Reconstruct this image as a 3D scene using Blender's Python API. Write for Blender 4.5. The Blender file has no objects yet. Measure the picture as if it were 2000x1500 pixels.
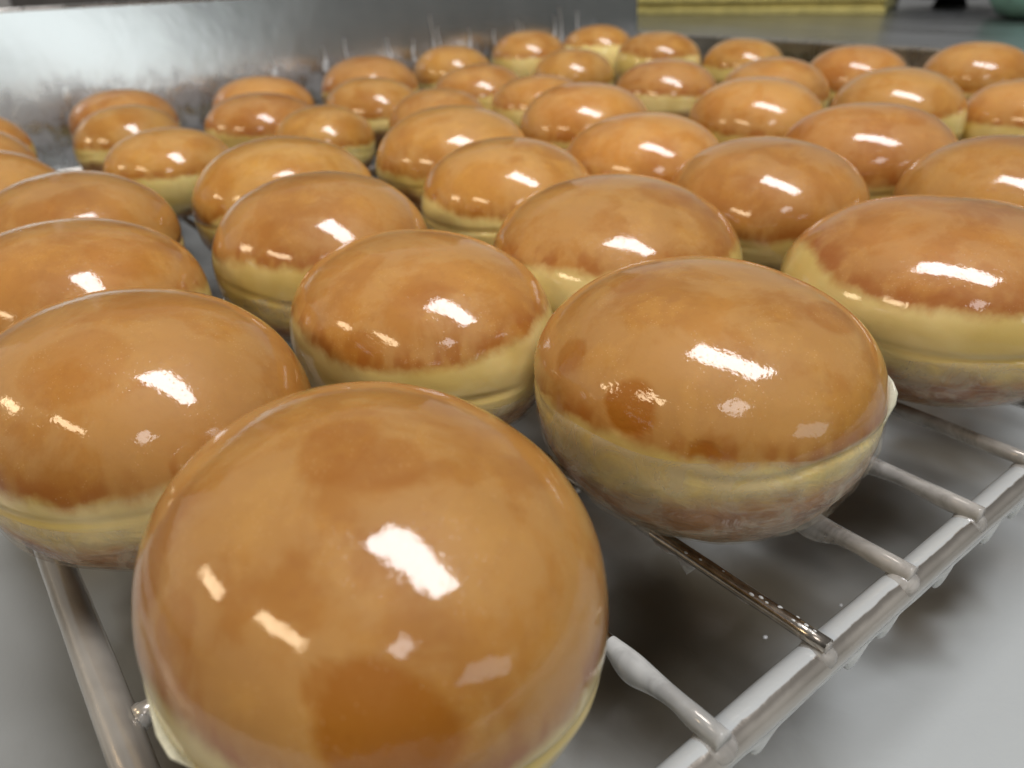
import bpy, bmesh, math, random
import numpy as np
from mathutils import Matrix, Vector

SC = bpy.context.scene
C = SC.collection
CM = 0.01                      # everything below is measured in centimetres: x along the near rail, y away from it

# ------------------------------------------------------------------ camera
PITCH, ROLL, CAMH, AZ = 0.5017117, -0.0375867, 13.90258, -0.6445964
cf = np.array([0, math.cos(PITCH), -math.sin(PITCH)]); cu = np.array([0, math.sin(PITCH), math.cos(PITCH)]); cx = np.array([1., 0, 0])
cx2 = math.cos(ROLL)*cx + math.sin(ROLL)*cu
cu2 = -math.sin(ROLL)*cx + math.cos(ROLL)*cu
def to_scene(v):               # camera-levelled axes to rack axes
    A = np.array([math.sin(AZ), math.cos(AZ), 0]); B = np.array([math.cos(AZ), -math.sin(AZ), 0])
    return np.array([v @ B, v @ A, v[2]])
X_, U_, F_ = to_scene(cx2), to_scene(cu2), to_scene(cf)
cam_data = bpy.data.cameras.new("camera"); cam = bpy.data.objects.new("camera", cam_data); C.objects.link(cam)
M = Matrix(((X_[0], U_[0], -F_[0], 0), (X_[1], U_[1], -F_[1], 0), (X_[2], U_[2], -F_[2], CAMH*CM), (0, 0, 0, 1)))
cam.matrix_world = M
cam_data.sensor_width = 36; cam_data.lens = 27.0
cam_data.clip_start = 0.005; cam_data.clip_end = 50
cam_data.dof.use_dof = True; cam_data.dof.focus_distance = 0.195; cam_data.dof.aperture_fstop = 13.5
SC.camera = cam

# ------------------------------------------------------------------ world and lamps
w = bpy.data.worlds.new("World"); SC.world = w; w.use_nodes = True
nt = w.node_tree; nt.nodes.clear()
def N(nt, t, **k):
    n = nt.nodes.new(t)
    for a, b in k.items(): setattr(n, a, b)
    return n
wo = N(nt, "ShaderNodeOutputWorld"); bg = N(nt, "ShaderNodeBackground"); tc = N(nt, "ShaderNodeTexCoord")
sep = N(nt, "ShaderNodeSeparateXYZ"); rmp = N(nt, "ShaderNodeValToRGB"); nz = N(nt, "ShaderNodeTexNoise"); mx = N(nt, "ShaderNodeMix", data_type='RGBA', blend_type='MULTIPLY')
nz.inputs["Scale"].default_value = 2.2; nz.inputs["Detail"].default_value = 3
r2 = N(nt, "ShaderNodeValToRGB")
nt.links.new(tc.outputs["Generated"], sep.inputs[0]); nt.links.new(sep.outputs["Z"], rmp.inputs[0])
nt.links.new(tc.outputs["Generated"], nz.inputs["Vector"]); nt.links.new(nz.outputs["Fac"], r2.inputs[0])
e = rmp.color_ramp.elements
e[0].position = 0.0; e[0].color = (.16, .145, .125, 1); e[1].position = 1.0; e[1].color = (.62, .62, .62, 1)
q = e.new(.10); q.color = (.30, .295, .285, 1); q = e.new(.45); q.color = (.43, .425, .42, 1)
r2.color_ramp.elements[0].position = .35; r2.color_ramp.elements[0].color = (.45, .45, .45, 1)
r2.color_ramp.elements[1].position = .62; r2.color_ramp.elements[1].color = (1.15, 1.15, 1.15, 1)
mx.inputs[0].default_value = 1
nt.links.new(rmp.outputs[0], mx.inputs[6]); nt.links.new(r2.outputs[0], mx.inputs[7])
far = N(nt, "ShaderNodeMapRange", interpolation_type='SMOOTHSTEP'); far.inputs[1].default_value = .1; far.inputs[2].default_value = .8; nt.links.new(sep.outputs["Y"], far.inputs[0])
low = N(nt, "ShaderNodeMapRange", interpolation_type='SMOOTHSTEP'); low.inputs[1].default_value = .62; low.inputs[2].default_value = .10; nt.links.new(sep.outputs["Z"], low.inputs[0])
fl = N(nt, "ShaderNodeMath", operation='MULTIPLY'); nt.links.new(far.outputs[0], fl.inputs[0]); nt.links.new(low.outputs[0], fl.inputs[1])
mf = N(nt, "ShaderNodeMix", data_type='RGBA', blend_type='ADD'); nt.links.new(fl.outputs[0], mf.inputs[0]); nt.links.new(mx.outputs[2], mf.inputs[6]); mf.inputs[7].default_value = (.62, .60, .57, 1)
nt.links.new(mf.outputs[2], bg.inputs[0]); bg.inputs[1].default_value = 0.42
nt.links.new(bg.outputs[0], wo.inputs[0])

def area(name, loc, target, sx, sy, power, col, roll=0.0):
    l = bpy.data.lights.new(name, 'AREA'); l.shape = 'RECTANGLE'; l.size = sx*CM; l.size_y = sy*CM; l.energy = power; l.color = col
    o = bpy.data.objects.new(name, l); C.objects.link(o)
    loc = Vector(loc)*CM; t = Vector(target)*CM
    z = (loc - t).normalized(); y = Vector((0, 1, 0)) - z*z.y
    y.normalize(); x = y.cross(z)
    m = Matrix((x, y, z)).transposed() @ Matrix.Rotation(roll, 3, 'Z')
    o.matrix_world = Matrix.Translation(loc) @ m.to_4x4()
    return o
area("ceiling_light", (35, -42, 252), (35, -42, 0), 58, 172, 58, (.975, .965, 1), math.radians(11))
area("warm_light", (-200, 5, 150), (10, 20, 0), 26, 95, 11, (1, .78, .50))
area("warm_light_far", (-215, 170, 125), (10, 20, 0), 26, 60, 6, (1, .76, .48))
area("room_light", (-70, -150, 150), (30, 40, 0), 50, 40, 4, (1, .95, .93))
area("added_wall_light", (70, -330, 55), (40, 77, 9), 160, 60, 6, (.93, .98, 1))  # added unseen lamp, brightens the left of the splash wall by reflection

SC.view_settings.view_transform = 'Standard'; SC.view_settings.look = 'None'
SC.view_settings.exposure = 0.14; SC.view_settings.gamma = 1.0; SC.view_settings.use_curve_mapping = False
SC.render.engine = 'CYCLES'
SC.cycles.max_bounces = 8; SC.cycles.caustics_reflective = False; SC.cycles.caustics_refractive = False
SC.cycles.use_denoising = True; SC.cycles.sample_clamp_indirect = 4

# ------------------------------------------------------------------ material helpers
def new_mat(name):
    m = bpy.data.materials.new(name); m.use_nodes = True
    nt = m.node_tree
    return m, nt, nt.nodes["Principled BSDF"]
def noise(nt, vec, scale, detail=3, rough=.55, dist=0):
    n = N(nt, "ShaderNodeTexNoise"); n.inputs["Scale"].default_value = scale; n.inputs["Detail"].default_value = detail
    n.inputs["Roughness"].default_value = rough; n.inputs["Distortion"].default_value = dist
    nt.links.new(vec, n.inputs["Vector"]); return n.outputs["Fac"]
def math_(nt, op, a, b=None, c=None, clamp=False):
    n = N(nt, "ShaderNodeMath", operation=op); n.use_clamp = clamp
    for i, v in enumerate((a, b, c)):
        if v is None: continue
        if isinstance(v, (int, float)): n.inputs[i].default_value = v
        else: nt.links.new(v, n.inputs[i])
    return n.outputs[0]
def sstep(nt, v, lo, hi):
    n = N(nt, "ShaderNodeMapRange", interpolation_type='SMOOTHSTEP')
    nt.links.new(v, n.inputs[0]); n.inputs[1].default_value = lo; n.inputs[2].default_value = hi
    return n.outputs[0]
def mixc(nt, f, a, b, mode='MIX'):
    n = N(nt, "ShaderNodeMix", data_type='RGBA', blend_type=mode)
    if isinstance(f, (int, float)): n.inputs[0].default_value = f
    else: nt.links.new(f, n.inputs[0])
    for i, v in ((6, a), (7, b)):
        if isinstance(v, tuple): n.inputs[i].default_value = (*v, 1)
        else: nt.links.new(v, n.inputs[i])
    return n.outputs[2]
def attr(nt, name, out="Fac"):
    n = N(nt, "ShaderNodeAttribute"); n.attribute_name = name; return n.outputs[out]
def vmap(nt, vec, scale=(1, 1, 1), loc=None):
    n = N(nt, "ShaderNodeMapping"); n.inputs["Scale"].default_value = scale
    nt.links.new(vec, n.inputs[0])
    if loc is not None: nt.links.new(loc, n.inputs["Location"])
    return n.outputs[0]
def bump(nt, h, strength, dist, normal=None):
    n = N(nt, "ShaderNodeBump"); n.inputs["Strength"].default_value = strength; n.inputs["Distance"].default_value = dist
    nt.links.new(h, n.inputs["Height"])
    if normal is not None: nt.links.new(normal, n.inputs["Normal"])
    return n.outputs[0]

# doughnut: fried brown top, pale proof band, brown underside, all under a thin wet sugar glaze
def doughnut_material():
    m, nt, b = new_mat("glazed_dough")
    tc = N(nt, "ShaderNodeTexCoord")
    comb = N(nt, "ShaderNodeCombineXYZ"); sd = attr(nt, "seed")
    nt.links.new(sd, comb.inputs[0]); nt.links.new(math_(nt, 'MULTIPLY', sd, 1.7), comb.inputs[1]); nt.links.new(math_(nt, 'MULTIPLY', sd, .6), comb.inputs[2])
    P = vmap(nt, tc.outputs["Object"], (1, 1, 1), comb.outputs[0])
    Ph = vmap(nt, tc.outputs["Object"], (.8, .8, 2.4), comb.outputs[0])      # folds running round the side
    Pv = vmap(nt, tc.outputs["Object"], (1, 1, .22), comb.outputs[0])      # streaks running down the side
    d1, d2, patch, tone = attr(nt, "cap_edge"), attr(nt, "base_edge"), attr(nt, "thin_glaze"), attr(nt, "tone")
    big = noise(nt, P, 26, 3, .5, .4); mid = noise(nt, P, 90, 4, .6, .3); fine = noise(nt, P, 420, 3, .6)
    grain = noise(nt, P, 1500, 2, .6)
    edge = math_(nt, 'ADD', d1, math_(nt, 'MULTIPLY_ADD', mid, .20, -.10))
    edge = math_(nt, 'ADD', edge, math_(nt, 'MULTIPLY_ADD', noise(nt, Pv, 170, 2), .06, -.03))
    cap = sstep(nt, edge, -.075, .06)
    crust = mixc(nt, sstep(nt, big, .3, .7), (.335, .130, .016), (.445, .192, .028))
    crust = mixc(nt, math_(nt, 'MULTIPLY', sstep(nt, mid, .45, .68), .50), crust, (.50, .235, .034))
    crust = mixc(nt, math_(nt, 'MULTIPLY', sstep(nt, fine, .45, .75), .22), crust, (.27, .09, .012))
    # thin milky film of set glaze, missing in patches
    film = math_(nt, 'MULTIPLY_ADD', sstep(nt, noise(nt, P, 46, 5, .62, .35), .42, .56), .30, .12)
    film = math_(nt, 'MULTIPLY', film, math_(nt, 'SUBTRACT', 1.0, math_(nt, 'MULTIPLY', patch, 1.0), clamp=True))
    crust = mixc(nt, math_(nt, 'MULTIPLY', patch, .75, clamp=True), crust, (.32, .105, .004))
    crust = mixc(nt, film, crust, (.52, .31, .11))
    # darker fried rim with short broken dashes
    rim = math_(nt, 'MULTIPLY', sstep(nt, edge, .0, .05), math_(nt, 'SUBTRACT', 1.0, sstep(nt, edge, .07, .24)))
    dash = sstep(nt, noise(nt, Pv, 130, 2, .5), .40, .58)
    crust = mixc(nt, math_(nt, 'MULTIPLY', math_(nt, 'MULTIPLY', rim, dash), .62), crust, (.30, .085, .006))
    # little sugar specks
    sp = N(nt, "ShaderNodeTexVoronoi"); sp.inputs["Scale"].default_value = 1100; nt.links.new(P, sp.inputs["Vector"])
    spk = math_(nt, 'MULTIPLY', math_(nt, 'SUBTRACT', 1.0, sstep(nt, sp.outputs["Distance"], .08, .22)), sstep(nt, mid, .44, .58))
    crust = mixc(nt, math_(nt, 'MULTIPLY', spk, .30), crust, (.78, .52, .28))
    band = mixc(nt, sstep(nt, big, .35, .65), (.62, .46, .14), (.76, .61, .26))
    band = mixc(nt, math_(nt, 'MULTIPLY', sstep(nt, noise(nt, Pv, 60, 3), .5, .72), .35), band, (.52, .36, .10))
    col = mixc(nt, cap, band, crust)
    e2 = math_(nt, 'ADD', d2, math_(nt, 'MULTIPLY_ADD', mid, .30, -.15))
    under = math_(nt, 'SUBTRACT', 1.0, sstep(nt, e2, -.16, .07))
    brown = mixc(nt, sstep(nt, noise(nt, P, 75, 4, .6, .5), .38, .62), (.20, .062, .010), (.34, .135, .032))
    col = mixc(nt, math_(nt, 'MULTIPLY', under, .92), col, brown)
    streak = math_(nt, 'MULTIPLY', sstep(nt, noise(nt, Ph, 90, 5, .65, 2.2), .50, .64), sstep(nt, math_(nt, 'MULTIPLY', d2, -1.0), -.12, .25))
    col = mixc(nt, math_(nt, 'MULTIPLY', streak, .38), col, (.62, .50, .34))
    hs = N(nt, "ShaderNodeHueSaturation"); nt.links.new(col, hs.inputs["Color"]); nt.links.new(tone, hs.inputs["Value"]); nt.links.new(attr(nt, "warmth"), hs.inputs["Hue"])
    nt.links.new(hs.outputs[0], b.inputs["Base Color"])
    b.inputs["Roughness"].default_value = .5; b.inputs["Specular IOR Level"].default_value = .18
    b.inputs["Subsurface Weight"].default_value = .18
    b.inputs["Subsurface Radius"].default_value = (1, .45, .18); b.inputs["Subsurface Scale"].default_value = .004
    b.inputs["Coat Weight"].default_value = 1; b.inputs["Coat IOR"].default_value = 1.5
    nt.links.new(math_(nt, 'MULTIPLY_ADD', sstep(nt, mid, .45, .8), .06, .06), b.inputs["Coat Roughness"])
    h = math_(nt, 'MULTIPLY_ADD', mid, .30, math_(nt, 'MULTIPLY', fine, .07))
    h = math_(nt, 'ADD', h, math_(nt, 'MULTIPLY', grain, .015))
    h = math_(nt, 'ADD', h, math_(nt, 'MULTIPLY', spk, .05))
    h = math_(nt, 'ADD', h, math_(nt, 'MULTIPLY', patch, -.30))
    h = math_(nt, 'ADD', h, math_(nt, 'MULTIPLY', math_(nt, 'MULTIPLY', noise(nt, P, 700, 2), patch), .14))
    side = math_(nt, 'MULTIPLY', math_(nt, 'MULTIPLY', noise(nt, Ph, 90, 4, .6, 2.0), 1.9), sstep(nt, math_(nt, 'MULTIPLY', d2, -1.0), -.25, .2))
    h = math_(nt, 'ADD', h, side)
    nb = bump(nt, h, .42, .0011)
    nt.links.new(nb, b.inputs["Normal"]); nt.links.new(nb, b.inputs["Coat Normal"])
    return m
M_DOUGH = doughnut_material()

def glaze_material(name, col, alpha_lo, alpha_hi, scale, tint=(.93, .93, .90)):
    m, nt, b = new_mat(name)
    tc = N(nt, "ShaderNodeTexCoord"); P = tc.outputs["Object"]
    n = noise(nt, P, scale, 4, .6, .8)
    b.inputs["Base Color"].default_value = (*col, 1); b.inputs["Roughness"].default_value = .10
    b.inputs["IOR"].default_value = 1.48; b.inputs["Subsurface Weight"].default_value = .3
    b.inputs["Subsurface Radius"].default_value = (1, 1, .9); b.inputs["Subsurface Scale"].default_value = .002
    nt.links.new(math_(nt, 'MULTIPLY_ADD', sstep(nt, n, .35, .65), alpha_hi - alpha_lo, alpha_lo), b.inputs["Alpha"])
    nt.links.new(bump(nt, noise(nt, P, scale*1.2, 2), .15, .0006), b.inputs["Normal"])
    return m
M_SKIRT = glaze_material("set_glaze_film", (.60, .53, .38), .0, .38, 100)
M_DRIP = glaze_material("milky_glaze", (.50, .48, .44), .30, .72, 70)
M_LIP = glaze_material("thick_white_glaze", (.60, .61, .58), .80, .97, 60)
M_WEB = glaze_material("pooled_glaze", (.56, .56, .53), .55, .9, 60)
M_FLAKE = glaze_material("glaze_flake", (.74, .72, .52), .65, .95, 220)

def metal(name, col, rough, n_scale, coat=0.0, milk=0.0, milk_col=(.55, .55, .52), stretch=(1, 1, 1), bmp=.1):
    m, nt, b = new_mat(name)
    tc = N(nt, "ShaderNodeTexCoord"); P = vmap(nt, tc.outputs["Object"], stretch)
    n = noise(nt, P, n_scale, 5, .6, .3)
    b.inputs["Base Color"].default_value = (*col, 1)
    nt.links.new(mixc(nt, sstep(nt, n, .3, .7), tuple(c*.72 for c in col), tuple(min(1, c*1.12) for c in col)), b.inputs["Base Color"])
    b.inputs["Metallic"].default_value = 1
    nt.links.new(math_(nt, 'MULTIPLY_ADD', n, rough*.8, rough*.6), b.inputs["Roughness"])
    b.inputs["Coat Weight"].default_value = coat; b.inputs["Coat Roughness"].default_value = .06
    nt.links.new(bump(nt, n, bmp, .0005), b.inputs["Normal"])
    return m
M_WIRE = metal("wire_steel", (.42, .37, .31), .22, 300, coat=.6)

def rail_material():
    # stainless tube under a film of glaze that pools along its top
    m, nt, b = new_mat("glazed_rail_steel")
    tc = N(nt, "ShaderNodeTexCoord"); P = tc.outputs["Object"]
    up = attr(nt, "upness"); n = noise(nt, P, 120, 4, .6, .6); nl = noise(nt, P, 45, 3)
    k = math_(nt, 'ADD', up, math_(nt, 'MULTIPLY_ADD', n, .10, -.05))
    pool = math_(nt, 'MULTIPLY', sstep(nt, k, .385, .425), math_(nt, 'SUBTRACT', 1.0, sstep(nt, k, .80, .9)))
    thin = math_(nt, 'MULTIPLY_ADD', sstep(nt, nl, .35, .7), .30, .42)
    dark = math_(nt, 'MULTIPLY', sstep(nt, k, .25, .36), math_(nt, 'SUBTRACT', 1.0, sstep(nt, k, .39, .42)))
    milk = math_(nt, 'MAXIMUM', math_(nt, 'MULTIPLY', pool, .97), math_(nt, 'MULTIPLY', thin, math_(nt, 'SUBTRACT', 1.0, math_(nt, 'MULTIPLY', dark, .85))))
    b.inputs["Base Color"].default_value = (.45, .40, .34, 1); b.inputs["Metallic"].default_value = 1; b.inputs["Roughness"].default_value = .28
    b.inputs["Coat Weight"].default_value = 1; b.inputs["Coat Roughness"].default_value = .07
    d = N(nt, "ShaderNodeBsdfPrincipled")
    nt.links.new(mixc(nt, pool, (.36, .335, .29), (.46, .48, .47)), d.inputs["Base Color"])
    d.inputs["Roughness"].default_value = .3; d.inputs["Coat Weight"].default_value = 1; d.inputs["Coat Roughness"].default_value = .05
    nb = bump(nt, math_(nt, 'ADD', n, math_(nt, 'MULTIPLY', pool, .25)), .3, .0006)
    for x in (b, d): nt.links.new(nb, x.inputs["Normal"]); nt.links.new(nb, x.inputs["Coat Normal"])
    mxs = N(nt, "ShaderNodeMixShader"); nt.links.new(milk, mxs.inputs[0]); nt.links.new(b.outputs[0], mxs.inputs[1]); nt.links.new(d.outputs[0], mxs.inputs[2])
    nt.links.new(mxs.outputs[0], nt.nodes["Material Output"].inputs[0])
    return m
M_RAIL = rail_material()

def tray_floor_material():
    m, nt, b = new_mat("tray_floor_steel_with_glaze")
    tc = N(nt, "ShaderNodeTexCoord"); P = tc.outputs["Object"]
    n = noise(nt, P, 7, 2, .4, .3); f = noise(nt, P, 60, 4, .6, .6)
    k = sstep(nt, math_(nt, 'MULTIPLY_ADD', f, .06, n), .30, .56)
    wob = N(nt, "ShaderNodeTexNoise"); wob.inputs["Scale"].default_value = 22; nt.links.new(P, wob.inputs["Vector"])
    Pw = N(nt, "ShaderNodeVectorMath", operation='MULTIPLY_ADD'); nt.links.new(wob.outputs["Color"], Pw.inputs[0]); Pw.inputs[1].default_value = (.05, .05, 0); nt.links.new(P, Pw.inputs[2])
    bare_or_shade = None      # dark steel patches, plus shade under rack and doughnuts painted into the colour
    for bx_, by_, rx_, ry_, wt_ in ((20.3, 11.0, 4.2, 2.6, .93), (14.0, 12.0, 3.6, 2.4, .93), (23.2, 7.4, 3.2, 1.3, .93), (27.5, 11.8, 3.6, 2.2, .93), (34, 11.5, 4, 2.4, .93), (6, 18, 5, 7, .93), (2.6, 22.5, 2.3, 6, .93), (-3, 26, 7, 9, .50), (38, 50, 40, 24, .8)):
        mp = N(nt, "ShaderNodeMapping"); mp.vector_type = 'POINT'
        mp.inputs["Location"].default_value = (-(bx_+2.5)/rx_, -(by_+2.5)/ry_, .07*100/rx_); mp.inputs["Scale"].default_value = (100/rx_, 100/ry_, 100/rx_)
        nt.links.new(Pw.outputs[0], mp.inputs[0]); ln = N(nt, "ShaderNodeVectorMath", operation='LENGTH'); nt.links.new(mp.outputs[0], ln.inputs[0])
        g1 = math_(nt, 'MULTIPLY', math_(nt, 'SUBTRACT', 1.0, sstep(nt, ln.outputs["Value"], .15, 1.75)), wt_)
        bare_or_shade = g1 if bare_or_shade is None else math_(nt, 'MAXIMUM', bare_or_shade, g1)
    k = math_(nt, 'MULTIPLY', k, math_(nt, 'SUBTRACT', 1.0, bare_or_shade))
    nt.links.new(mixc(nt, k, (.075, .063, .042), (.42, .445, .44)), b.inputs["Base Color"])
    b.inputs["Roughness"].default_value = .35; b.inputs["Coat Weight"].default_value = .45; b.inputs["Coat Roughness"].default_value = .12
    nt.links.new(bump(nt, f, .3, .001), b.inputs["Normal"]); nt.links.new(bump(nt, n, .5, .01), b.inputs["Coat Normal"])
    return m
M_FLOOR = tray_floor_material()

def splash_material():
    # brushed steel wall; dried glaze splashed along its foot
    m, nt, b = new_mat("splashed_brushed_steel")
    tc = N(nt, "ShaderNodeTexCoord"); P = tc.outputs["Object"]
    sp = N(nt, "ShaderNodeSeparateXYZ"); nt.links.new(P, sp.inputs[0])
    n = noise(nt, vmap(nt, P, (1, 1, .8)), 14, 4, .6, .3); f = noise(nt, P, 55, 4, .6, .4)
    v = noise(nt, vmap(nt, P, (1, 1, .12)), 90, 3, .7)          # upward spatters
    h = math_(nt, 'ADD', sp.outputs["Z"], math_(nt, 'MULTIPLY_ADD', v, -.034, .017))
    h = math_(nt, 'ADD', h, math_(nt, 'MULTIPLY_ADD', n, -.02, .01))
    foot = math_(nt, 'SUBTRACT', 1.0, sstep(nt, h, .046, .072))
    spots = math_(nt, 'MULTIPLY', foot, sstep(nt, f, .30, .62))
    col = mixc(nt, sstep(nt, n, .3, .7), (.62, .65, .64), (.69, .72, .71))
    nt.links.new(col, b.inputs["Base Color"]); b.inputs["Metallic"].default_value = 1
    nt.links.new(math_(nt, 'MULTIPLY_ADD', n, .08, .19), b.inputs["Roughness"])
    b.inputs["Anisotropic"].default_value = .4
    nt.links.new(bump(nt, n, .10, .004), b.inputs["Normal"])
    d = N(nt, "ShaderNodeBsdfPrincipled"); nt.links.new(mixc(nt, f, (.22, .22, .22), (.42, .43, .44)), d.inputs["Base Color"]); d.inputs["Roughness"].default_value = .4
    mxs = N(nt, "ShaderNodeMixShader"); nt.links.new(math_(nt, 'MULTIPLY', spots, .8), mxs.inputs[0]); nt.links.new(b.outputs[0], mxs.inputs[1]); nt.links.new(d.outputs[0], mxs.inputs[2])
    nt.links.new(mxs.outputs[0], nt.nodes["Material Output"].inputs[0])
    return m
M_SPLASH = splash_material()
M_TRAY = metal("tray_steel", (.50, .48, .44), .28, 40)
M_COUNTER = metal("counter_steel", (.50, .52, .53), .30, 22, stretch=(1, .2, 1), bmp=.03)
M_GLAZEDROP = M_DRIP

def plain(name, col, rough, var=.15, scale=30, coat=0):
    m, nt, b = new_mat(name); tc = N(nt, "ShaderNodeTexCoord")
    n = noise(nt, tc.outputs["Object"], scale, 4)
    nt.links.new(mixc(nt, sstep(nt, n, .3, .7), tuple(c*(1-var) for c in col), tuple(min(1, c*(1+var)) for c in col)), b.inputs["Base Color"])
    b.inputs["Roughness"].default_value = rough; b.inputs["Coat Weight"].default_value = coat
    return m
M_SPLAT = plain("dried_white_glaze", (.62, .63, .63), .25, .1, 200)
M_YELLOW = plain("yellow_plastic", (.60, .53, .19), .4)
M_TEAL = plain("teal_plastic", (.42, .86, .80), .45)
M_BLACK = plain("black_rubber", (.02, .02, .018), .35)
M_CABINET = plain("dark_cabinet_steel", (.10, .09, .075), .5)
M_POST = plain("grey_post_paint", (.35, .34, .32), .45)

# ------------------------------------------------------------------ object helpers
def link(name, verts, faces, mat, parent=None, normals=None, smooth=True, attrs=None):
    me = bpy.data.meshes.new(name); me.from_pydata([tuple(v) for v in verts], [], [tuple(f) for f in faces]); me.update()
    if smooth: me.polygons.foreach_set("use_smooth", [True]*len(me.polygons))
    if attrs:
        for k, a in attrs.items():
            at = me.attributes.new(k, 'FLOAT', 'POINT'); at.data.foreach_set("value", np.asarray(a, dtype=np.float32))
    if normals is not None: me.normals_split_custom_set_from_vertices([tuple(n) for n in normals])
    me.materials.append(mat)
    o = bpy.data.objects.new(name, me); C.objects.link(o)
    if parent is not None: o.parent = parent
    return o
def empty(name, loc=(0, 0, 0)):
    o = bpy.data.objects.new(name, None); C.objects.link(o); o.location = Vector(loc)*CM; o.empty_display_size = .01; return o
def tag(o, label=None, cat=None, group=None, kind=None):
    if label: o["label"] = label
    if cat: o["category"] = cat
    if group: o["group"] = group
    if kind: o["kind"] = kind
    return o
def bm_obj(name, bm, mat, parent=None, smooth=False):
    me = bpy.data.meshes.new(name); bm.to_mesh(me); bm.free(); me.materials.append(mat)
    if smooth: me.polygons.foreach_set("use_smooth", [True]*len(me.polygons))
    o = bpy.data.objects.new(name, me); C.objects.link(o)
    if parent is not None: o.parent = parent
    return o
def box(bm, x0, x1, y0, y1, z0, z1, bev=0.0):
    r = bmesh.ops.create_cube(bm, size=1)["verts"]
    bmesh.ops.scale(bm, vec=((x1-x0)*CM, (y1-y0)*CM, (z1-z0)*CM), verts=r)
    bmesh.ops.translate(bm, vec=((x0+x1)/2*CM, (y0+y1)/2*CM, (z0+z1)/2*CM), verts=r)
    if bev:
        ed = list({e for v in r for e in v.link_edges})
        bmesh.ops.bevel(bm, geom=ed, offset=bev*CM, segments=4, affect='EDGES', profile=.5)
def tube(path, radii, nseg=20, caps=True, squash=None):
    """path (n,3) in cm, radii (n,) -> verts in m, faces, angle-upness"""
    path = np.asarray(path, float); n = len(path); radii = np.broadcast_to(radii, (n,))
    T = np.gradient(path, axis=0); T /= np.linalg.norm(T, axis=1)[:, None]
    up = np.array([0, 0, 1.]); V = []; upn = []
    for i in range(n):
        s = np.cross(T[i], up); s /= np.linalg.norm(s); u = np.cross(s, T[i])
        for k in range(nseg):
            a = 2*math.pi*k/nseg; r = radii[i]
            sq = 1 if squash is None else squash(i, a)
            V.append(path[i] + r*sq*(math.cos(a)*s + math.sin(a)*u)); upn.append(((math.degrees(a)+150) % 360 - 150)/180)
    Fc = [(i*nseg+k, i*nseg+(k+1) % nseg, (i+1)*nseg+(k+1) % nseg, (i+1)*nseg+k) for i in range(n-1) for k in range(nseg)]
    if caps: Fc += [tuple(range(nseg))[::-1], tuple((n-1)*nseg+k for k in range(nseg))]
    return np.array(V)*CM, Fc, upn
def wave(rng, n, kmax, dim):
    """smooth random function as a sum of plane waves"""
    K = rng.normal(size=(n, dim))*kmax; ph = rng.uniform(0, 6.28, n); a = rng.normal(size=n)/math.sqrt(n)
    return lambda p: (np.sin(np.asarray(p) @ K.T + ph) * a).sum(-1)

# ------------------------------------------------------------------ the tray, its steel back wall and the counter beyond
tray = empty("glaze_tray", (30, 30, -7)); tag(tray, "shallow steel tray smeared with white glaze under the wire rack", "tray")
def tbox(name, mat, *b, bev=0, par=tray):
    bm = bmesh.new(); box(bm, *b, bev=bev); o = bm_obj(name, bm, mat, par)
    o.matrix_parent_inverse = Matrix.Translation(-par.location)
    return o
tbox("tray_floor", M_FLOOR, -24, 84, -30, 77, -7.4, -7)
tbox("tray_side", M_TRAY, 84, 84.4, -30, 77, -7.4, 4.6)
tbox("tray_rim", M_TRAY, 83.6, 86.2, -30, 92, 4.61, 5.0, bev=.12)

rd = np.random.default_rng(77)
for q_ in range(12):
    dx, dy = (rd.uniform(4, 22), rd.uniform(-2, 14)) if q_ % 2 else (rd.uniform(-6, 40), rd.uniform(-4, 40))
    rr = rd.uniform(.05, .12); bm = bmesh.new(); bmesh.ops.create_icosphere(bm, subdivisions=2, radius=1)
    for v_ in bm.verts: v_.co = Vector((dx + v_.co.x*rr, dy + v_.co.y*rr*.8, -6.99 + v_.co.z*rr*.35))*CM
    o = bm_obj("glaze_drop", bm, M_SPLAT, tray, True); o.matrix_parent_inverse = Matrix.Translation(-tray.location)
wall = empty("splash_wall", (30, 77, 0)); tag(wall, "upright steel splash wall behind the rack, spattered with dried glaze along its foot", "steel panel")
R0 = 3.0
prof = [(-60, -7.4), (81.6, -7.4)] + [(81.6-R0+R0*math.cos(a), 11.75-R0+R0*math.sin(a)) for a in np.linspace(0, math.pi/2, 10)] + [(-60, 11.75)]
V = [(x, 77.1+(z+7.4)*.07, z) for x, z in prof] + [(x, 77.5+(z+7.4)*.07, z) for x, z in prof]; n = len(prof)
Fc = [tuple(range(n)), tuple(range(2*n-1, n-1, -1))] + [(i, i+n, (i+1) % n+n, (i+1) % n) for i in range(n)]
o = link("panel", np.array(V)*CM, Fc, M_SPLASH, wall, smooth=False); o.matrix_parent_inverse = Matrix.Translation(-wall.location)
vv, ff, _ = tube([(-60, 78.65, 11.85), (0, 78.65, 11.85), (78.4, 78.65, 11.85)], .22, 12)
o = link("rolled_edge", vv, ff, M_TRAY, wall); o.matrix_parent_inverse = Matrix.Translation(-wall.location)

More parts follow.
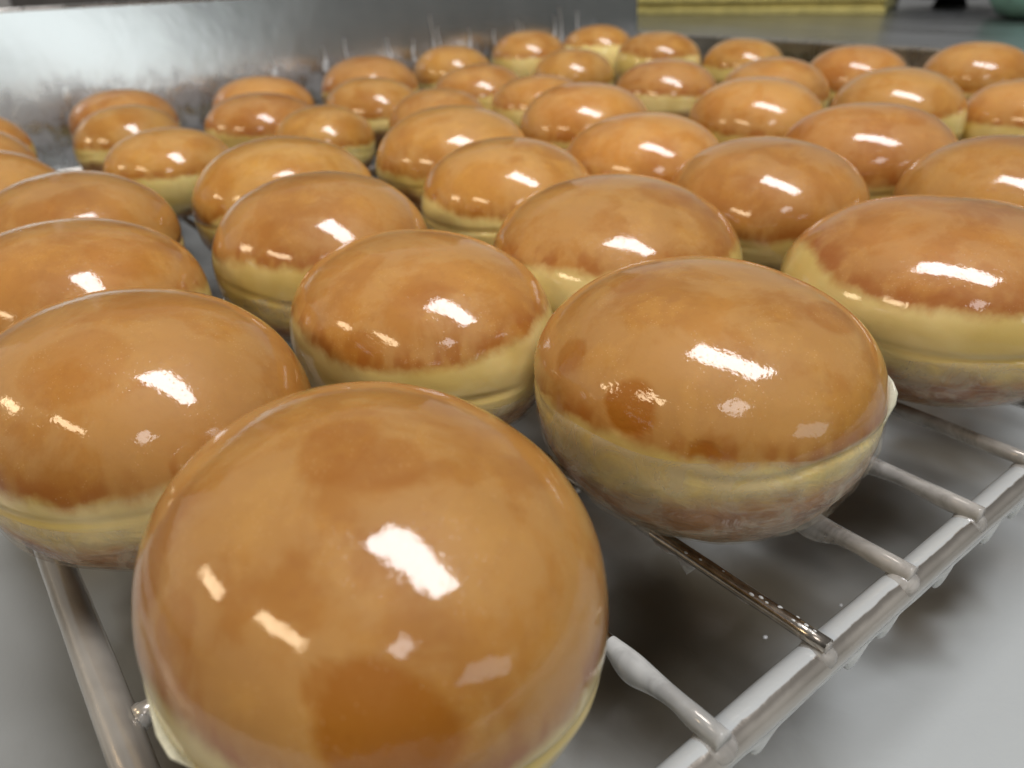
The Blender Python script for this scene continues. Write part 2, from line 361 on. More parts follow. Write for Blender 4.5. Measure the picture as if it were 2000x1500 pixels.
# spatters of glaze standing on the steel wall
rs = np.random.default_rng(55)
for bx, zt, wd in [(49.6, 9.2, .28), (50.4, 8.0, .5), (61.5, 8.1, .35), (62.2, 7.6, .4), (68.2, 8.9, .25), (67.2, 8.0, .5), (71, 8.3, .4), (39, 7.7, .4), (36.5, 7.2, .6), (44, 7.4, .5), (54.5, 7.6, .5), (58, 7.2, .4), (31, 6.8, .5), (47, 7.0, .5)]:
    zz = np.linspace(0, 1, 14); seg = 10; V = []
    for t in zz:
        hw = .8*wd*(1-t)**1.6*(.8+.3*math.sin(9*t+bx)) + .03
        for k in range(seg):
            a = 2*math.pi*k/seg; zs = 4.8 + (zt-4.8)*t; V.append((bx + .10*math.sin(5*t+bx) + hw*math.cos(a), 77.07 + (zs+7.4)*.07 - .09*max(0, math.sin(a)), zs))
    n = len(zz); Fc = [(i*seg+k, i*seg+(k+1) % seg, (i+1)*seg+(k+1) % seg, (i+1)*seg+k) for i in range(n-1) for k in range(seg)]
    o = link("glaze_splash", np.array(V)*CM, Fc, M_SPLAT, wall); o.matrix_parent_inverse = Matrix.Translation(-wall.location)

bm = bmesh.new(); box(bm, 86.2, 420, -200, 420, 1, 3)
tag(bm_obj("countertop", bm, M_COUNTER), "brushed steel countertop beyond the tray rim", "countertop", kind="structure")
bm = bmesh.new(); box(bm, -260, 86.0, 77.6, 420, -9.4, -8)
tag(bm_obj("work_surface", bm, M_CABINET), "dark surface behind the steel splash wall", "work surface", kind="structure")

# ------------------------------------------------------------------ things on the counter
def oriented(name, pts2, z0, z1, mat, parent=None, bev=.4):
    bm = bmesh.new(); vs = [bm.verts.new((x*CM, y*CM, z0*CM)) for x, y in pts2]; f = bm.faces.new(vs)
    r = bmesh.ops.extrude_face_region(bm, geom=[f]); bmesh.ops.translate(bm, vec=(0, 0, (z1-z0)*CM), verts=[v for v in r["geom"] if isinstance(v, bmesh.types.BMVert)])
    bmesh.ops.recalc_face_normals(bm, faces=bm.faces[:]); bmesh.ops.bevel(bm, geom=bm.edges[:], offset=bev*CM, segments=3, affect='EDGES')
    return bm_obj(name, bm, mat, parent)
# yellow crate: its near face runs from (134.5,127) to (154,83)
yc = empty("yellow_crate"); tag(yc, "yellow plastic crate on the steel counter at the back", "crate")
p0 = np.array([134.5, 130.]); p1 = np.array([154.1, 84.]); dv = (p1-p0)/np.linalg.norm(p1-p0); nv = np.array([-dv[1], dv[0]]); nv = nv if nv[0] > 0 else -nv
def quad(a, b, off0, off1): return [tuple(a+nv*off0), tuple(b+nv*off0), tuple(b+nv*off1), tuple(a+nv*off1)]
oriented("crate_body", quad(p0, p1, .4, 30), 3.02, 12, M_YELLOW, yc)
oriented("lower_ridge", quad(p0-dv*.4, p1+dv*.4, -.3, .41), 3.02, 4.2, M_YELLOW, yc, .15)
oriented("upper_ridge", quad(p0-dv*.4, p1+dv*.4, -.3, .41), 5.3, 6.0, M_YELLOW, yc, .15)
# teal tub
def lathe(prof, cx_, cy_, seg=48):
    V = []; n = len(prof)
    for r, z in prof:
        for k in range(seg):
            a = 2*math.pi*k/seg; V.append((cx_+r*math.cos(a), cy_+r*math.sin(a), z))
    Fc = [(i*seg+k, i*seg+(k+1) % seg, (i+1)*seg+(k+1) % seg, (i+1)*seg+k) for i in range(n-1) for k in range(seg)]
    Fc += [tuple(range(seg))[::-1], tuple((n-1)*seg+k for k in range(seg))]
    return np.array(V)*CM, Fc
tt = empty("teal_tub"); tag(tt, "rounded teal plastic tub at the far right of the counter", "tub")
v, f = lathe([(9, 3.02), (11, 3.5), (12.5, 5.5), (13, 8), (13, 12)], 159, 54); link("tub_body", v, f, M_TEAL, tt)
v, f = lathe([(13.2, 12.01), (13.8, 12.3), (13.8, 13.2), (13, 13.6)], 159, 54); link("lid", v, f, M_TEAL, tt)
bk = empty("black_pan"); tag(bk, "round black pan on the counter between the yellow crate and teal tub", "pan")
v, f = lathe([(6, 4.6), (9, 4.9), (10.5, 6.5), (11, 9)], 180, 84); link("pan_bowl", v, f, M_BLACK, bk)
v, f = lathe([(3.5, 3.02), (3.2, 3.4), (2.6, 4.59)], 180, 84); link("pan_foot", v, f, M_BLACK, bk)
cab = empty("dark_cabinet"); tag(cab, "dark equipment cabinet beyond the steel wall at top left", "cabinet")
bm = bmesh.new(); box(bm, -40, 120, 150, 200, -7.6, 70, bev=1); bm_obj("cabinet_body", bm, M_CABINET, cab)
bm = bmesh.new(); box(bm, 15.5, 19, 142, 149.9, -7.6, 60, bev=.4); tag(bm_obj("support_post", bm, M_POST), "grey upright post in front of the dark cabinet at top left", "post")

# ------------------------------------------------------------------ wire rack
rack = empty("wire_rack", (0, 0, 0)); tag(rack, "steel wire cooling rack dripping with white glaze under the doughnuts", "wire rack")
RW, RR, ZR = .205, .45, -.80
WS, DS, YR, XT, YB, XE = 9.38, 3.784, 5.97, -.32, 76.2, 82.5
rng = np.random.default_rng(7)
def rail_piece(name, a, b, r, seed, n=160, pooled=True):
    t = np.linspace(0, 1, n)[:, None]; path = np.array(a)*(1-t) + np.array(b)*t
    wv = wave(np.random.default_rng(seed), 12, 1.3, 1)
    rad = r*(1 + .02*wv(path[:, :1] + path[:, 1:2]))
    v, f, u = tube(path, rad, 28)
    return link(name, v, f, M_RAIL, rack, attrs={"upness": u if pooled else [.12 + .0*q_ for q_ in u]})
rail_piece("side_rail", (XT-.3, YR, ZR), (XE+.3, YR, ZR), RR, 1, 500)
rail_piece("side_rail", (XT-.3, YB, ZR), (XE+.3, YB, ZR), RR, 2, 200)
rail_piece("end_rail", (XT, YR+.34, ZR), (XT, YB-.34, ZR), RR, 3, 400, False)
rail_piece("end_rail", (XE, YR+.34, ZR), (XE, YB-.34, ZR), RR, 4, 200, False)
for i, y in enumerate((14.55, 37, 58)):
    rail_piece("support_bar", (XT+.34, y, -.62), (XE-.34, y, -.66), .24, 10+i, 300, False)
# crosswires with their own coats of glaze
k0 = -2
wires = [WS + DS*k for k in range(k0, 20) if WS + DS*k < XE-1]
for i, x in enumerate(wires):
    r_ = np.random.default_rng(100+i)
    t = np.linspace(0, 1, 90)[:, None]; a = np.array([x+.0, YR-.22, -.2]); b = np.array([x+r_.uniform(-.15, .15), YB+.2, -.2])
    path = a*(1-t)+b*t
    v, f, u = tube(path, RW, 24)
    cw = link("crosswire", v, f, M_WIRE, rack)
    if x > 45: continue
    # glaze hanging on the wire: thickest below, broken in places
    bare_or_shade = (abs(x-(WS+DS)) < .1)
    yy = np.linspace(YR-.27, 30, 300); w1 = wave(r_, 10, 1.3, 1)
    th = .035 + .03*w1(yy[:, None])
    G = lambda c, w_: np.exp(-((yy-c)/w_)**2)
    if bare_or_shade: th = -.10 + .11*G(11.4, .8)
    if abs(x-WS) < .1: th = .0*yy + .03 + .10*G(8.3, .6) + .02*G(6.4, .8) - .16*G(10.0, .9) - .03*G(7.0, .4)
    if abs(x-(WS+2*DS)) < .1: th = .02 + .0*yy + .13*G(8.6, .7) + .03*G(6.2, .8)
    if abs(x-(WS+3*DS)) < .1: th = .02 + .0*yy + .07*G(9.6, 1.0) + .04*G(6.6, 1.0)
    th = np.clip(th, -.06, .2)
    path = np.stack([np.full_like(yy, x), yy, -.2 - np.clip(th, 0, 1)*.75], 1); rad = RW + .006 + np.where(th > 0, th*.8, np.maximum(th*2.2, -.06))
    def sq(i_, a_): return 1.0 + (.55*max(0, -math.sin(a_)) * min(1, max(th[i_], 0)*6))
    v, f, u = tube(path, rad, 24, squash=sq); link("glaze_coat", v, f, M_WEB if abs(x-WS) < .1 else M_DRIP, cw)
# beads of glaze splashed along the top of the bare wire
rb = np.random.default_rng(91)
bm = bmesh.new()
for q_ in range(15):
    yy_ = rb.uniform(5.9, 7.9) if q_ < 12 else rb.uniform(8.6, 11); a_ = rb.normal(1.75, .35); rr = rb.uniform(.02, .045)
    g = bmesh.ops.create_icosphere(bm, subdivisions=2, radius=1)["verts"]
    for v_ in g: v_.co = Vector((WS+DS + .2*math.cos(a_) + v_.co.x*rr, yy_ + v_.co.y*rr*rb.uniform(1.0, 1.05)*1.7, -.2 + .2*math.sin(a_) + v_.co.z*rr*.7))*CM
bm_obj("glaze_beads", bm, M_LIP, rack, True)
# web of glaze at each joint and the ragged lip of drips under the near rail
for i, x in enumerate(wires):
    if x > 60: continue
    bm = bmesh.new(); bmesh.ops.create_icosphere(bm, subdivisions=3, radius=1)
    r_ = np.random.default_rng(300+i); WX = .50 if i % 3 != 0 else .40; wv = wave(r_, 8, 1.6, 3)
    for vtx in bm.verts:
        p = np.array(vtx.co); s = 1 + .12*wv(p)
        vtx.co = Vector(((x-.02 + p[0]*s*WX), (YR-.01 + p[1]*s*.45), (-.60 + p[2]*s*.35)))*CM
    bm_obj("glaze_web", bm, M_DRIP, rack, True)
def lip(name, axis, c0, c1, off, side, seed, zbase, par, n_per=22, fixed=()):
    """a hanging sheet of glaze with rounded drops, lofted from closed elliptical sections"""
    r_ = np.random.default_rng(seed); n = int((c1-c0)*n_per); s = np.linspace(c0, c1, n)
    L = .16 + .06*wave(r_, 14, 1.2, 1)(s[:, None])
    for p0_ in fixed: L += .50*np.exp(-((s-p0_)/.27)**2)
    p = (fixed[-1]+.9) if fixed else c0+.5
    while p < c1:
        wd = r_.uniform(.14, .24); L += r_.uniform(.18, .42)*np.exp(-((s-p)/wd)**2 * 1.0)*(1 if r_.random() < .85 else .4); p += r_.uniform(.7, 1.5)
    L = np.clip(L, .04, .75); thick = .085 + .05*np.clip(L/.3, 0, 1)
    seg = 14; V = []
    for i in range(n):
        for k in range(seg):
            a = 2*math.pi*k/seg
            lat = thick[i]*math.cos(a)*(1 if math.sin(a) > -.2 else 1.0); z = zbase - L[i]/2 - .02 + (L[i]/2+.09)*math.sin(a)
            q = off + side*(.06*math.sin(a)) + lat
            V.append((s[i], q, z) if axis == 'x' else (q, s[i], z))
    Fc = [(i*seg+k, i*seg+(k+1) % seg, (i+1)*seg+(k+1) % seg, (i+1)*seg+k) for i in range(n-1) for k in range(seg)]
    Fc += [tuple(range(seg))[::-1], tuple((n-1)*seg+k for k in range(seg))]
    return link(name, np.array(V)*CM, Fc, M_LIP, par)
FX = [10.75, 14.5, 15.95, 18.85, 21.7, 23.6]
lip("glaze_drips", 'x', XT, 60, YR-.27, -1, 21, ZR-RR+.16, rack, fixed=FX)
lip("glaze_drips", 'y', YR+.5, 40, XT+.05, 1, 22, ZR-RR+.08, rack, 8)
for y in (14.55,):
    bm = bmesh.new(); bmesh.ops.create_icosphere(bm, subdivisions=3, radius=1)
    for vtx in bm.verts: vtx.co = Vector((XT+.50 + vtx.co.x*.24, y + vtx.co.y*(.36 - .10*vtx.co.x), -.70 + vtx.co.z*.28))*CM
    bm_obj("glaze_web", bm, M_DRIP, rack, True)
# long drops under single wires
def drop(x, y, z, L, r, seed):
    zz = np.linspace(0, 1, 16); V = []; seg = 16; r_ = np.random.default_rng(seed); ph = r_.uniform(0, 6)
    for t in zz:
        rr = r*((1-t)**1.6*1.9 + .42*math.sin(min(1, t*1.15)*math.pi)**.5 + .02) if t < 1 else .002
        for k in range(seg):
            a = 2*math.pi*k/seg; V.append((x+rr*.7*math.cos(a)+.03*math.sin(3*t+ph), y+rr*1.15*math.sin(a), z-L*t))
    n = len(zz); Fc = [(i*seg+k, i*seg+(k+1) % seg, (i+1)*seg+(k+1) % seg, (i+1)*seg+k) for i in range(n-1) for k in range(seg)]
    Fc += [tuple(range(seg))[::-1], tuple((n-1)*seg+k for k in range(seg))]
    v = np.array(V)*CM; link("glaze_drop", v, [f[::-1] for f in Fc], M_DRIP, rack)
drop(13.18, 9.9, -.33, .62, .17, 1); drop(13.2, 10.6, -.33, .34, .26, 2); drop(13.15, 8.0, -.33, .22, .15, 3)
drop(16.95, 8.4, -.36, .22, .22, 4); drop(20.7, 9.6, -.36, .2, .2, 5)

# ------------------------------------------------------------------ doughnuts
DN = [
("a1",4.88,11.12,4.57,3.40,0.00),("a2",15.27,11.44,4.63,3.45,0.00),("a3",11.51,19.97,4.35,3.32,0.00),("a4",2.76,20.40,4.52,3.50,0.00),
("a5",25.75,10.76,4.52,3.35,0.00),("b1",20.77,20.58,4.99,3.34,0.00),("b2",12.59,29.48,4.57,3.40,0.00),("b3",3.12,30.09,4.51,3.34,0.00),
("b4",30.56,20.78,4.54,3.38,0.00),("b5",22.88,30.12,4.38,3.34,0.00),("b6",37.81,13.35,4.53,3.39,0.00),("b7",5.00,38.89,4.48,3.29,0.00),
("b8",14.82,38.45,4.52,3.35,0.00),("c1",40.97,22.00,4.62,3.48,0.00),("c2",31.94,29.89,4.68,3.44,0.00),("c3",25.43,38.85,4.71,3.51,0.00),
("c4",13.18,52.96,4.05,2.83,0.00),("c5",2.09,48.62,4.50,3.32,0.00),("c6",24.21,53.69,3.80,2.81,0.00),("d1",47.04,33.58,4.51,3.34,0.00),
("d2",56.16,28.47,4.46,3.38,0.00),("d3",37.24,40.20,4.64,3.49,0.00),("d4",62.15,22.06,4.32,3.01,0.00),("d5",46.73,12.27,4.45,3.23,0.00),
("d6",22.98,61.81,4.42,2.97,0.00),("d7",13.42,64.10,3.73,2.92,0.00),("d8",15.17,72.07,4.45,3.24,-0.30),("d9",2.28,57.86,4.52,3.36,0.00),
("d10",3.03,66.82,4.47,3.27,-0.21),("e1",26.26,70.05,4.44,3.23,-0.33),("e2",33.72,53.03,4.11,2.89,0.00),("e3",32.56,61.43,4.15,2.99,0.00),
("e4",36.64,69.23,4.65,3.44,0.03),("e5",43.71,61.42,4.19,2.97,0.00),("e6",43.06,51.77,4.19,2.97,0.00),("f1",47.86,72.01,4.38,3.27,0.23),
("f2",58.34,72.02,4.36,3.32,0.73),("f3",56.83,63.15,4.32,3.11,0.00),("f4",68.75,72.07,4.40,3.72,0.00),("f5",68.27,62.13,4.65,3.52,0.00),
("f6",54.40,48.29,4.35,3.14,0.00),("f7",73.74,54.75,4.36,3.16,0.00),("f8",59.16,40.57,4.44,3.25,0.00),("f9",69.07,39.20,4.55,3.38,0.00),
("f10",76.20,32.04,4.54,3.37,0.00)]
LABEL = {}
# thinly glazed orange patches: (height on the body -1..1, azimuth deg from +x, angular radius, strength)
CAMP = np.array([0, 0, CAMH])
def pix_ray(u, v):
    d = (u-1000)/1500*X_ - (v-750)/1500*U_ + F_; return d/np.linalg.norm(d)
PATCH = {"a1": [(660, 860, .75, .65), (760, 900, .65, .6), (765, 1430, .78, 1.0), (650, 1345, .30, .7), (330, 1220, .4, .4)],
         "a2": [(1225, 785, .55, 1.0), (1375, 895, .42, 1.0), (1115, 690, .45, .6), (1610, 615, .6, .6), (1220, 560, .5, .5), (1160, 880, .5, .5)],
         "a3": [(835, 585, .9, .6), (700, 680, .5, .5), (960, 690, .5, .4)], "a4": [(160, 700, .8, .4), (280, 590, .8, .3)],
         "b2": [(500, 460, .6, .4)], "b3": [(230, 500, .9, .5)]}
def hit(d_, x, y, R, b, z):
    c = np.array([x, y, b+z]); S = np.array([1/R, 1/R, 1/b]); o = (CAMP-c)*S; e_ = d_*S
    A = e_@e_; B = 2*o@e_; Cc = o@o-1; q = B*B-4*A*Cc
    t = (-B-math.sqrt(max(q, 0)))/2/A; return CAMP+t*d_-c
EDGE = {"a1": (.02, -.45), "a2": (.05, -.06), "a3": (.34, -.30), "a4": (.20, -.12), "a5": (.50, -.22), "b1": (.36, -.25), "b2": (.30, -.20),
        "b3": (.22, -.2), "b4": (.0, -.3), "b5": (.25, -.22), "c1": (.08, -.25), "c2": (.22, -.35), "f5": (.38, -.6), "f4": (.35, -.5), "f2": (.30, -.5), "d4": (.12, -.45), "d8": (.02, -.5), "c4": (.1, -.5)}
TONE = {"b4": .98, "b5": 1.20, "b8": 1.20, "a1": .90, "a2": .97, "a4": .96, "a5": .98, "a3": 1.03, "c1": 1.08, "c6": 1.22, "c3": 1.2, "f4": 1.25, "f7": 1.22, "d7": 1.08, "d6": 1.08, "e4": 1.08}  # back rows lightened in the colour to make up for lamp falloff
WARM = {"b8": .506, "c6": .506, "f7": .505, "f4": .505, "c3": .503, "b5": .503, "a5": .496, "c1": .496, "b4": .498, "e4": .498, "d6": .497, "a1": .500, "a2": .501}
FIT = {"a1": (4.69, 11.07, 4.64, 3.68, 3.08, -.06, 0), "a2": (15.11, 11.55, 4.53, 3.00, 3.80, -.02, 0), "a3": (11.87, 20.66, 4.50, 3.06, 3.16, -.09, -.01),
       "a4": (2.90, 20.53, 4.48, 3.60, 3.12, -.06, -.06), "a5": (26.62, 10.84, 4.97, 3.12, 3.34, 0, -.03)}
SHAPES = {}
def make_doughnut(i, key, x, y, R, b, z):
    near = key[0] in "ab"; far = key[0] in "ef" or key in ("d6", "d7", "d8", "d9", "d10", "c4", "c5", "c6")
    r_ = np.random.default_rng(1000+i); g_ = np.random.default_rng(9000+i)
    if key in FIT: x, y, R, bu, bl, ex, ey = FIT[key]; b = bl; z = 0.0
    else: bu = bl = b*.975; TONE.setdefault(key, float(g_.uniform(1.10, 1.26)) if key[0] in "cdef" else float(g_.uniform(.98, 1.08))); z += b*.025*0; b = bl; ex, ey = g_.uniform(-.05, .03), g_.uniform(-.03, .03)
    el, eo = math.hypot(ex, ey), .5*math.atan2(ey, ex); rough_ = g_.uniform(.6, 1.5)
    NV = 192 if near else (128 if not far else 72)
    n1, n2, n3 = (56, 26, 26) if near else ((36, 18, 14) if not far else (20, 10, 8))
    sc, sb = EDGE.get(key, (r_.uniform(.0, .22), r_.uniform(-.30, -.14)))
    ph = np.linspace(0, 2*math.pi, NV, endpoint=False)
    ring = np.stack([np.cos(ph), np.sin(ph)], 1)
    wa = wave(r_, 8, 1.8, 2)(ring); wb = wave(r_, 8, 2.0, 2)(ring); wc = wave(r_, 8, 5, 2)(ring)
    S1 = np.clip(sc + .09*wa + .02*wc, -.1, .75); S2 = np.clip(sb + .08*wb + .03*wc, -.75, -.05)
    th1 = np.arccos(S1); th2 = np.arccos(S2)
    rows = [th1*(k/n1) for k in range(1, n1)] + [th1 + (th2-th1)*k/n2 for k in range(0, n2)] + [th2 + (math.pi-th2)*k/n3 for k in range(0, n3)]
    TH = np.array(rows)                               # (rows, NV)
    PH = np.broadcast_to(ph, TH.shape)
    D = np.stack([np.sin(TH)*np.cos(PH), np.sin(TH)*np.sin(PH), np.cos(TH)], -1)
    def shape(D):
        big = wave(np.random.default_rng(2000+i), 10, 1.1, 3)(D); med = wave(np.random.default_rng(3000+i), 24, 3.2, 3)(D)
        sml = wave(np.random.default_rng(4000+i), 40, 8.5, 3)(D)
        s = D[..., 2]
        amp = 1 if near else 1.2
        k = 1 + (.010 if near else .021)*big*amp + .0050*rough_*med + .0015*rough_*sml
        sn = np.sqrt(np.clip(1-s*s, 0, 1)); k = k/(np.abs(s)**2.25 + sn**2.25)**(1/2.25)
        # pinch lines in the pale band and wrinkles on the lower side
        az = np.arctan2(D[..., 1], D[..., 0])
        cren = sb*.4+.05 + .05*wave(np.random.default_rng(5000+i), 8, 2.2, 2)(D[..., :2])
        k = k - (.020 if near else .012)*np.exp(-((s-cren)/.035)**2)*np.clip(.5+wave(np.random.default_rng(5100+i), 6, 1.5, 2)(D[..., :2]), 0, 1)
        low = np.clip((-s-.1)/.4, 0, 1)
        k = k + low*(.0035*np.sin(az*5+22*s+3*med) + .0015*np.sin(az*13+34*s+4*big))*np.clip((1+s)*3, 0, 1)
        P = D*np.array([R, R, 1.0])*k[..., None]; P[..., 2] *= np.where(s >= 0, bu, bl)
        c_, s__ = math.cos(eo), math.sin(eo); u_ = (P[..., 0]*c_ + P[..., 1]*s__)*(1+el); v_ = (-P[..., 0]*s__ + P[..., 1]*c_)*(1-el)
        P[..., 0], P[..., 1] = u_*c_ - v_*s__, u_*s__ + v_*c_
        # fuller underside, nearly flat where it rests
        s_ = np.clip(-s, 0, 1); P[..., :2] *= (1 + .04*s_**2*(1-s_)*3.0)[..., None]
        P[..., 2] = np.where(P[..., 2] < -.93*b, -.93*b + (P[..., 2]+.93*b)*.45, P[..., 2])
        return P
    SHAPES[key] = shape
    P = shape(D); top = shape(np.array([[0, 0, 1.]]))[0]; bot = shape(np.array([[0, 0, -1.]]))[0]
    nr = len(rows)
    V = np.concatenate([P.reshape(-1, 3), top[None], bot[None]]); it, ib = nr*NV, nr*NV+1
    quad_ = np.array([[[j*NV+k, (j+1)*NV+k, (j+1)*NV+(k+1) % NV, j*NV+(k+1) % NV] for k in range(NV)] for j in range(nr-1)])
    nrm = np.zeros_like(V)
    for q in quad_.reshape(-1, 4)[None]:
        e1 = V[q[:, 2]]-V[q[:, 0]]; e2 = V[q[:, 3]]-V[q[:, 1]]; nn = np.cross(e1, e2)
        for c_ in range(4): np.add.at(nrm, q[:, c_], nn)
    nrm[it] = (0, 0, 1); nrm[ib] = (0, 0, -1); nrm /= np.linalg.norm(nrm, axis=1)[:, None]+1e-12
    if (nrm[:nr*NV]*V[:nr*NV]).sum() < 0: nrm[:nr*NV] *= -1
    hgt = np.concatenate([D[..., 2].reshape(-1), [1, -1]])
    cap_e = np.concatenate([(D[..., 2]-S1[None]).reshape(-1), [1-sc, -1-sc]]); base_e = np.concatenate([(D[..., 2]-S2[None]).reshape(-1), [1-sb, -1-sb]])
    patch = np.zeros(len(V)); wp = wave(r_, 14, .9, 3)(V)*.34 + wave(r_, 24, 2.6, 3)(V)*.15
    for (u, v_, pr, st) in PATCH.get(key, []):
        c_ = hit(pix_ray(u, v_), x, y, R, bu, bl-bu+z)
        c_ = c_ + np.array([0, 0, 0.]); dd = np.linalg.norm(V-c_, axis=1)/pr + wp
        patch = np.maximum(patch, st*np.clip((1.2-dd)/.26, 0, 1))
    if not PATCH.get(key):
        for _ in range(3):
            c_ = r_.normal(size=3); c_[2] = abs(c_[2])*.8+.2; c_ /= np.linalg.norm(c_); c_ = c_*np.array([R, R, b])
            dd = np.linalg.norm(V-c_, axis=1)/r_.uniform(.6, 1.3) + wp; patch = np.maximum(patch, r_.uniform(.2, .7)*np.clip((1.3-dd)/.5, 0, 1))
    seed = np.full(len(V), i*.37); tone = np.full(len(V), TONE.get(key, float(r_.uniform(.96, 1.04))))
    warm = np.full(len(V), WARM.get(key, .5 + float(g_.uniform(-.003, .005) if far else g_.uniform(-.002, .003))))
    root = empty("doughnut", (x, y, b+z-.02))
    def part(name, j0, j1, cap_t=False, cap_b=False):
        ids = np.arange(j0*NV, (j1+1)*NV); extra = []
        Fc = (quad_[j0:j1].reshape(-1, 4) - j0*NV).tolist(); m = len(ids)
        if cap_t: extra.append(it); Fc += [[m, k, (k+1) % NV] for k in range(NV)]
        if cap_b: extra.append(ib); Fc += [[m, (j1-j0)*NV+(k+1) % NV, (j1-j0)*NV+k] for k in range(NV)]
        idx = np.concatenate([ids, np.array(extra, int)]).astype(int)
        return link(name, V[idx]*CM, Fc, M_DOUGH, root, normals=nrm[idx],
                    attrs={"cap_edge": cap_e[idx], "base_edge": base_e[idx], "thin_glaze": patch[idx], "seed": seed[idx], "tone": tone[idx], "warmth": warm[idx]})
    jb1 = n1-1; jb2 = n1-1+n2
    part("top_crust", 0, jb1, cap_t=True)
    if far: part("pale_side", jb1, nr-1, cap_b=True)
    else:
        part("pale_side", jb1, jb2); part("brown_underside", jb2, nr-1, cap_b=True)
    if near and key in ("a1", "a2", "a3", "a4", "a5", "b1", "b2"):
        # loose film of set glaze round the lower side
        m_, n_ = 36, 260; az = np.linspace(0, 2*math.pi, n_, endpoint=False); w_lo = wave(r_, 14, 3, 2)(np.stack([np.cos(az), np.sin(az)], 1))
        w_hi = wave(r_, 14, 3, 2)(np.stack([np.cos(az), np.sin(az)], 1)); hi = sb+.12+.07*w_hi; lo = -.86+.05*w_lo
        th = np.arccos(np.clip(hi[None] + (lo-hi)[None]*np.linspace(0, 1, m_)[:, None], -.97, .9))
        Ds = np.stack([np.sin(th)*np.cos(az), np.sin(th)*np.sin(az), np.cos(th)], -1); Ps = shape(Ds)
        t_ = np.linspace(0, 1, m_)[:, None]
        rid = wave(r_, 30, 1.0, 3)(Ps*np.array([.8, .8, 3.2])); off = (.02 + .085*np.abs(rid)**.8*np.sin(np.pi*np.clip(t_*1.02, 0, 1))**.7)
        Ps = Ps + Ds*off[..., None]
        Fc = [(j*n_+k, (j+1)*n_+k, (j+1)*n_+(k+1) % n_, j*n_+(k+1) % n_) for j in range(m_-1) for k in range(n_)]
        link("glaze_film", Ps.reshape(-1, 3)*CM, Fc, M_SKIRT, root)
    return root
objs = {}
for i, d in enumerate(DN):
    objs[d[0]] = make_doughnut(i, *d)

# a torn flake of glaze sticking out of one doughnut's side, and a curled edge on the nearest one
def flake(key, pts, thick=.03):
    """pts: list of rows of (x,y,z) cm offsets from the doughnut's centre"""
    G = np.array(pts, float); m_, n_ = G.shape[:2]
    V = np.concatenate([G.reshape(-1, 3), G.reshape(-1, 3)+np.array([0, -thick, -thick])]); K = m_*n_
    Fc = []
    for j in range(m_-1):
        for k in range(n_-1):
            a = j*n_+k; Fc += [(a, a+1, a+n_+1, a+n_), (K+a, K+a+n_, K+a+n_+1, K+a+1)]
    bd = [k for k in range(n_)] + [j*n_+n_-1 for j in range(1, m_)] + [(m_-1)*n_+k for k in range(n_-2, -1, -1)] + [j*n_ for j in range(m_-2, 0, -1)]
    for q in range(len(bd)):
        a, b_ = bd[q], bd[(q+1) % len(bd)]; Fc.append((a, K+a, K+b_, b_))
    link("glaze_flake", V*CM, Fc, M_FLAKE, objs[key])
def side_pt(key, u, v, out=0.0):
    x, y, R, bu, bl, _, _ = FIT[key]; b = (bu+bl)/2; z = 0
    # closest point on the ellipsoid to the sight line, pushed outwards
    best = None; d_ = pix_ray(u, v); c = np.array([x, y, b+z])
    t = ((c-CAMP)*np.array([1, 1, (R/b)**2]))@d_/((d_*np.array([1, 1, (R/b)**2]))@d_); p = CAMP+t*d_-c
    s = 1/math.sqrt((p[0]/R)**2+(p[1]/R)**2+(p[2]/b)**2)
    q = p*s; dd_ = q/np.array([R, R, b]); q = SHAPES[key]((dd_/np.linalg.norm(dd_))[None])[0]; n_ = q/np.array([R*R, R*R, b*b]); n_ /= np.linalg.norm(n_); return q, n_
rows = []
for (u, v, o1, cv) in [(1735, 740, .03, 0), (1741, 762, .16, .02), (1742, 785, .24, .05), (1738, 808, .20, .04), (1726, 835, .10, .02), (1712, 862, .02, 0)]:
    q, n_ = side_pt("a2", u, v); rows.append([q*.985 + n_*o1*t_ + np.array([0, 0, cv*math.sin(t_*3)]) for t_ in (0, .35, .7, 1.0)])
flake("a2", rows)
rows = []
for (u, v, o1) in [(262, 1180, .02), (275, 1260, .05), (300, 1330, .10), (318, 1390, .20), (335, 1430, .24), (362, 1460, .12), (400, 1500, .14), (450, 1540, .03)]:
    q, n_ = side_pt("a1", u, v); rows.append([q*.985 + n_*o1*t_ for t_ in (0, .35, .7, 1.0)])
flake("a1", rows)

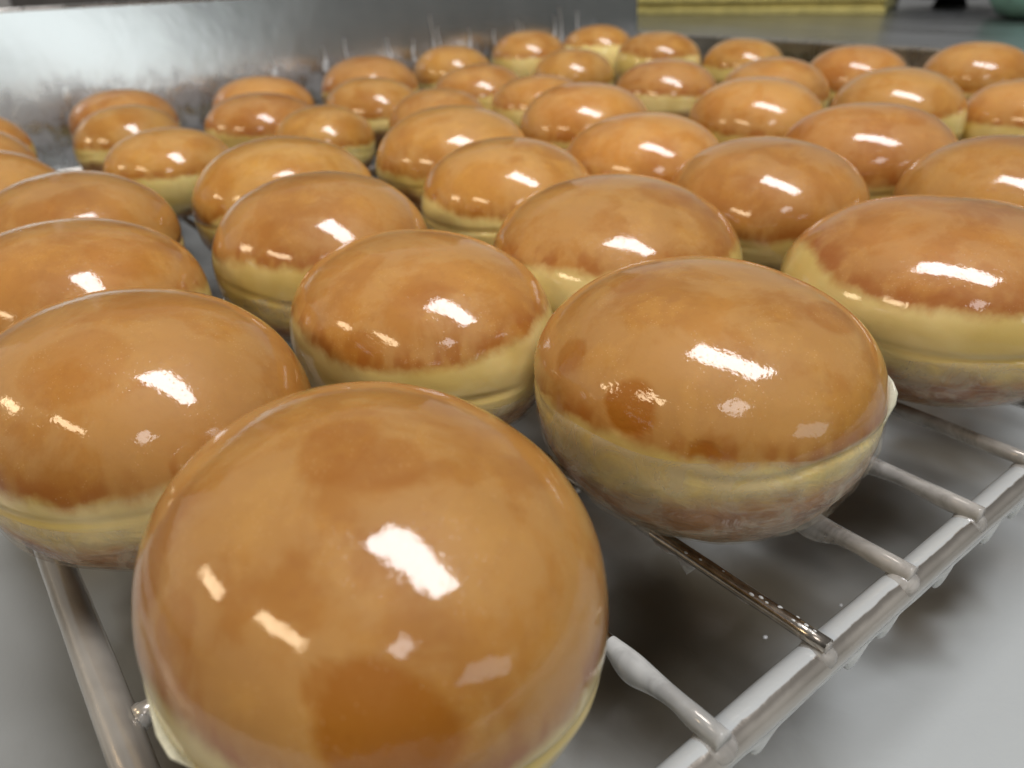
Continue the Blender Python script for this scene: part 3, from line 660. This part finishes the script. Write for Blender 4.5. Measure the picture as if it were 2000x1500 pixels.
# ------------------------------------------------------------------ what tells each doughnut apart
L = {
"a1": "largest, nearest doughnut, cut by the bottom edge, with two deep orange patches on its dome",
"a2": "front doughnut beside the rail with a torn flake of glaze on its right side",
"a3": "doughnut with a bright yellow-orange centre, directly behind the gap between the two nearest doughnuts",
"a4": "doughnut at the left edge overhanging the thick end rail, left of the nearest doughnut",
"a5": "right-edge doughnut on the rail side with a deep crease in its tall cream band",
"b1": "wide doughnut behind and between the creased right-edge doughnut and the bright-centred one",
"b2": "doughnut with a large dented blotchy highlight, behind the left-edge overhanging doughnut",
"b3": "doughnut cut by the left edge, directly behind the one overhanging the end rail",
"b4": "dull tan-brown doughnut with dark wrinkled rim, behind the creased right-edge doughnut and to its left",
"b5": "doughnut with a long pale side band, between the blotchy-highlight doughnut and the dull tan one",
"b6": "right-edge doughnut directly behind the creased one, its highlight cut by the photo edge",
"b7": "third doughnut back along the left edge, with a wide flat top and pale right side",
"b8": "yellowish golden doughnut half hidden behind the one with the blotchy highlight",
"c1": "reddish brown doughnut with a double highlight, behind the right-edge pair",
"c2": "doughnut with a big glossy glaze drop on its cream side, behind the dull tan doughnut",
"c3": "broad golden doughnut directly behind the long-banded one in the middle of the rack",
"c4": "doughnut with white sheen on its crown, in front of the overlapping pair by the wall",
"c5": "left-edge doughnut fourth from the front, only its right half in view",
"c6": "small yellow-gold doughnut between the left white-sheened one and the broad golden middle one",
"d1": "doughnut with one broad highlight, left of and behind the double-highlight reddish doughnut",
"d2": "wide doughnut directly behind the reddish double-highlight doughnut toward the right",
"d3": "wide pale-topped doughnut behind the one with the glossy glaze drop",
"d4": "right-edge doughnut with a thick cream band, behind the reddish double-highlight one",
"d5": "sliver of a doughnut at the right edge above the one with the cut highlight",
"d6": "reddish doughnut in front of the one against the steel wall, left of centre",
"d7": "front one of two overlapping doughnuts by the bright part of the steel wall",
"d8": "rear one of two overlapping doughnuts, touching the bright part of the steel wall",
"d9": "front one of the last two doughnuts at the left edge near the wall",
"d10": "rearmost doughnut at the left edge, touching the steel wall",
"e1": "doughnut against the steel wall, just behind the reddish one left of centre",
"e2": "doughnut whose top just shows behind the broad golden middle one",
"e3": "doughnut with slanting highlight, in front of the orange one where the wall darkens",
"e4": "deep orange doughnut against the wall where the bright steel turns dark",
"e5": "brown doughnut one row in front of the wall, its highlight running down its right side",
"e6": "golden doughnut squeezed behind the wide pale-topped one",
"f1": "small deep orange doughnut against the dark wall, left of the one under tall splashes",
"f2": "doughnut touching the dark wall with glaze splashes standing above it",
"f3": "flat golden doughnut one row in front of the two by the wall's end",
"f4": "farthest doughnut, small and golden, below the rounded end of the steel wall",
"f5": "tall two-toned doughnut with an even cream band, right beside the farthest one",
"f6": "doughnut in front of the tall two-toned one, with a cream glossy lower right side",
"f7": "matte golden doughnut without a highlight, against the far tray rim",
"f8": "pale tan doughnut in front of the matte golden one at the far rim",
"f9": "doughnut under the far rim with two stacked highlights, a short bar above a spot",
"f10": "large doughnut in the top right corner with a single bar-shaped highlight"}
for k, o in objs.items(): tag(o, L[k], "doughnut", "glazed doughnuts on the wire rack")
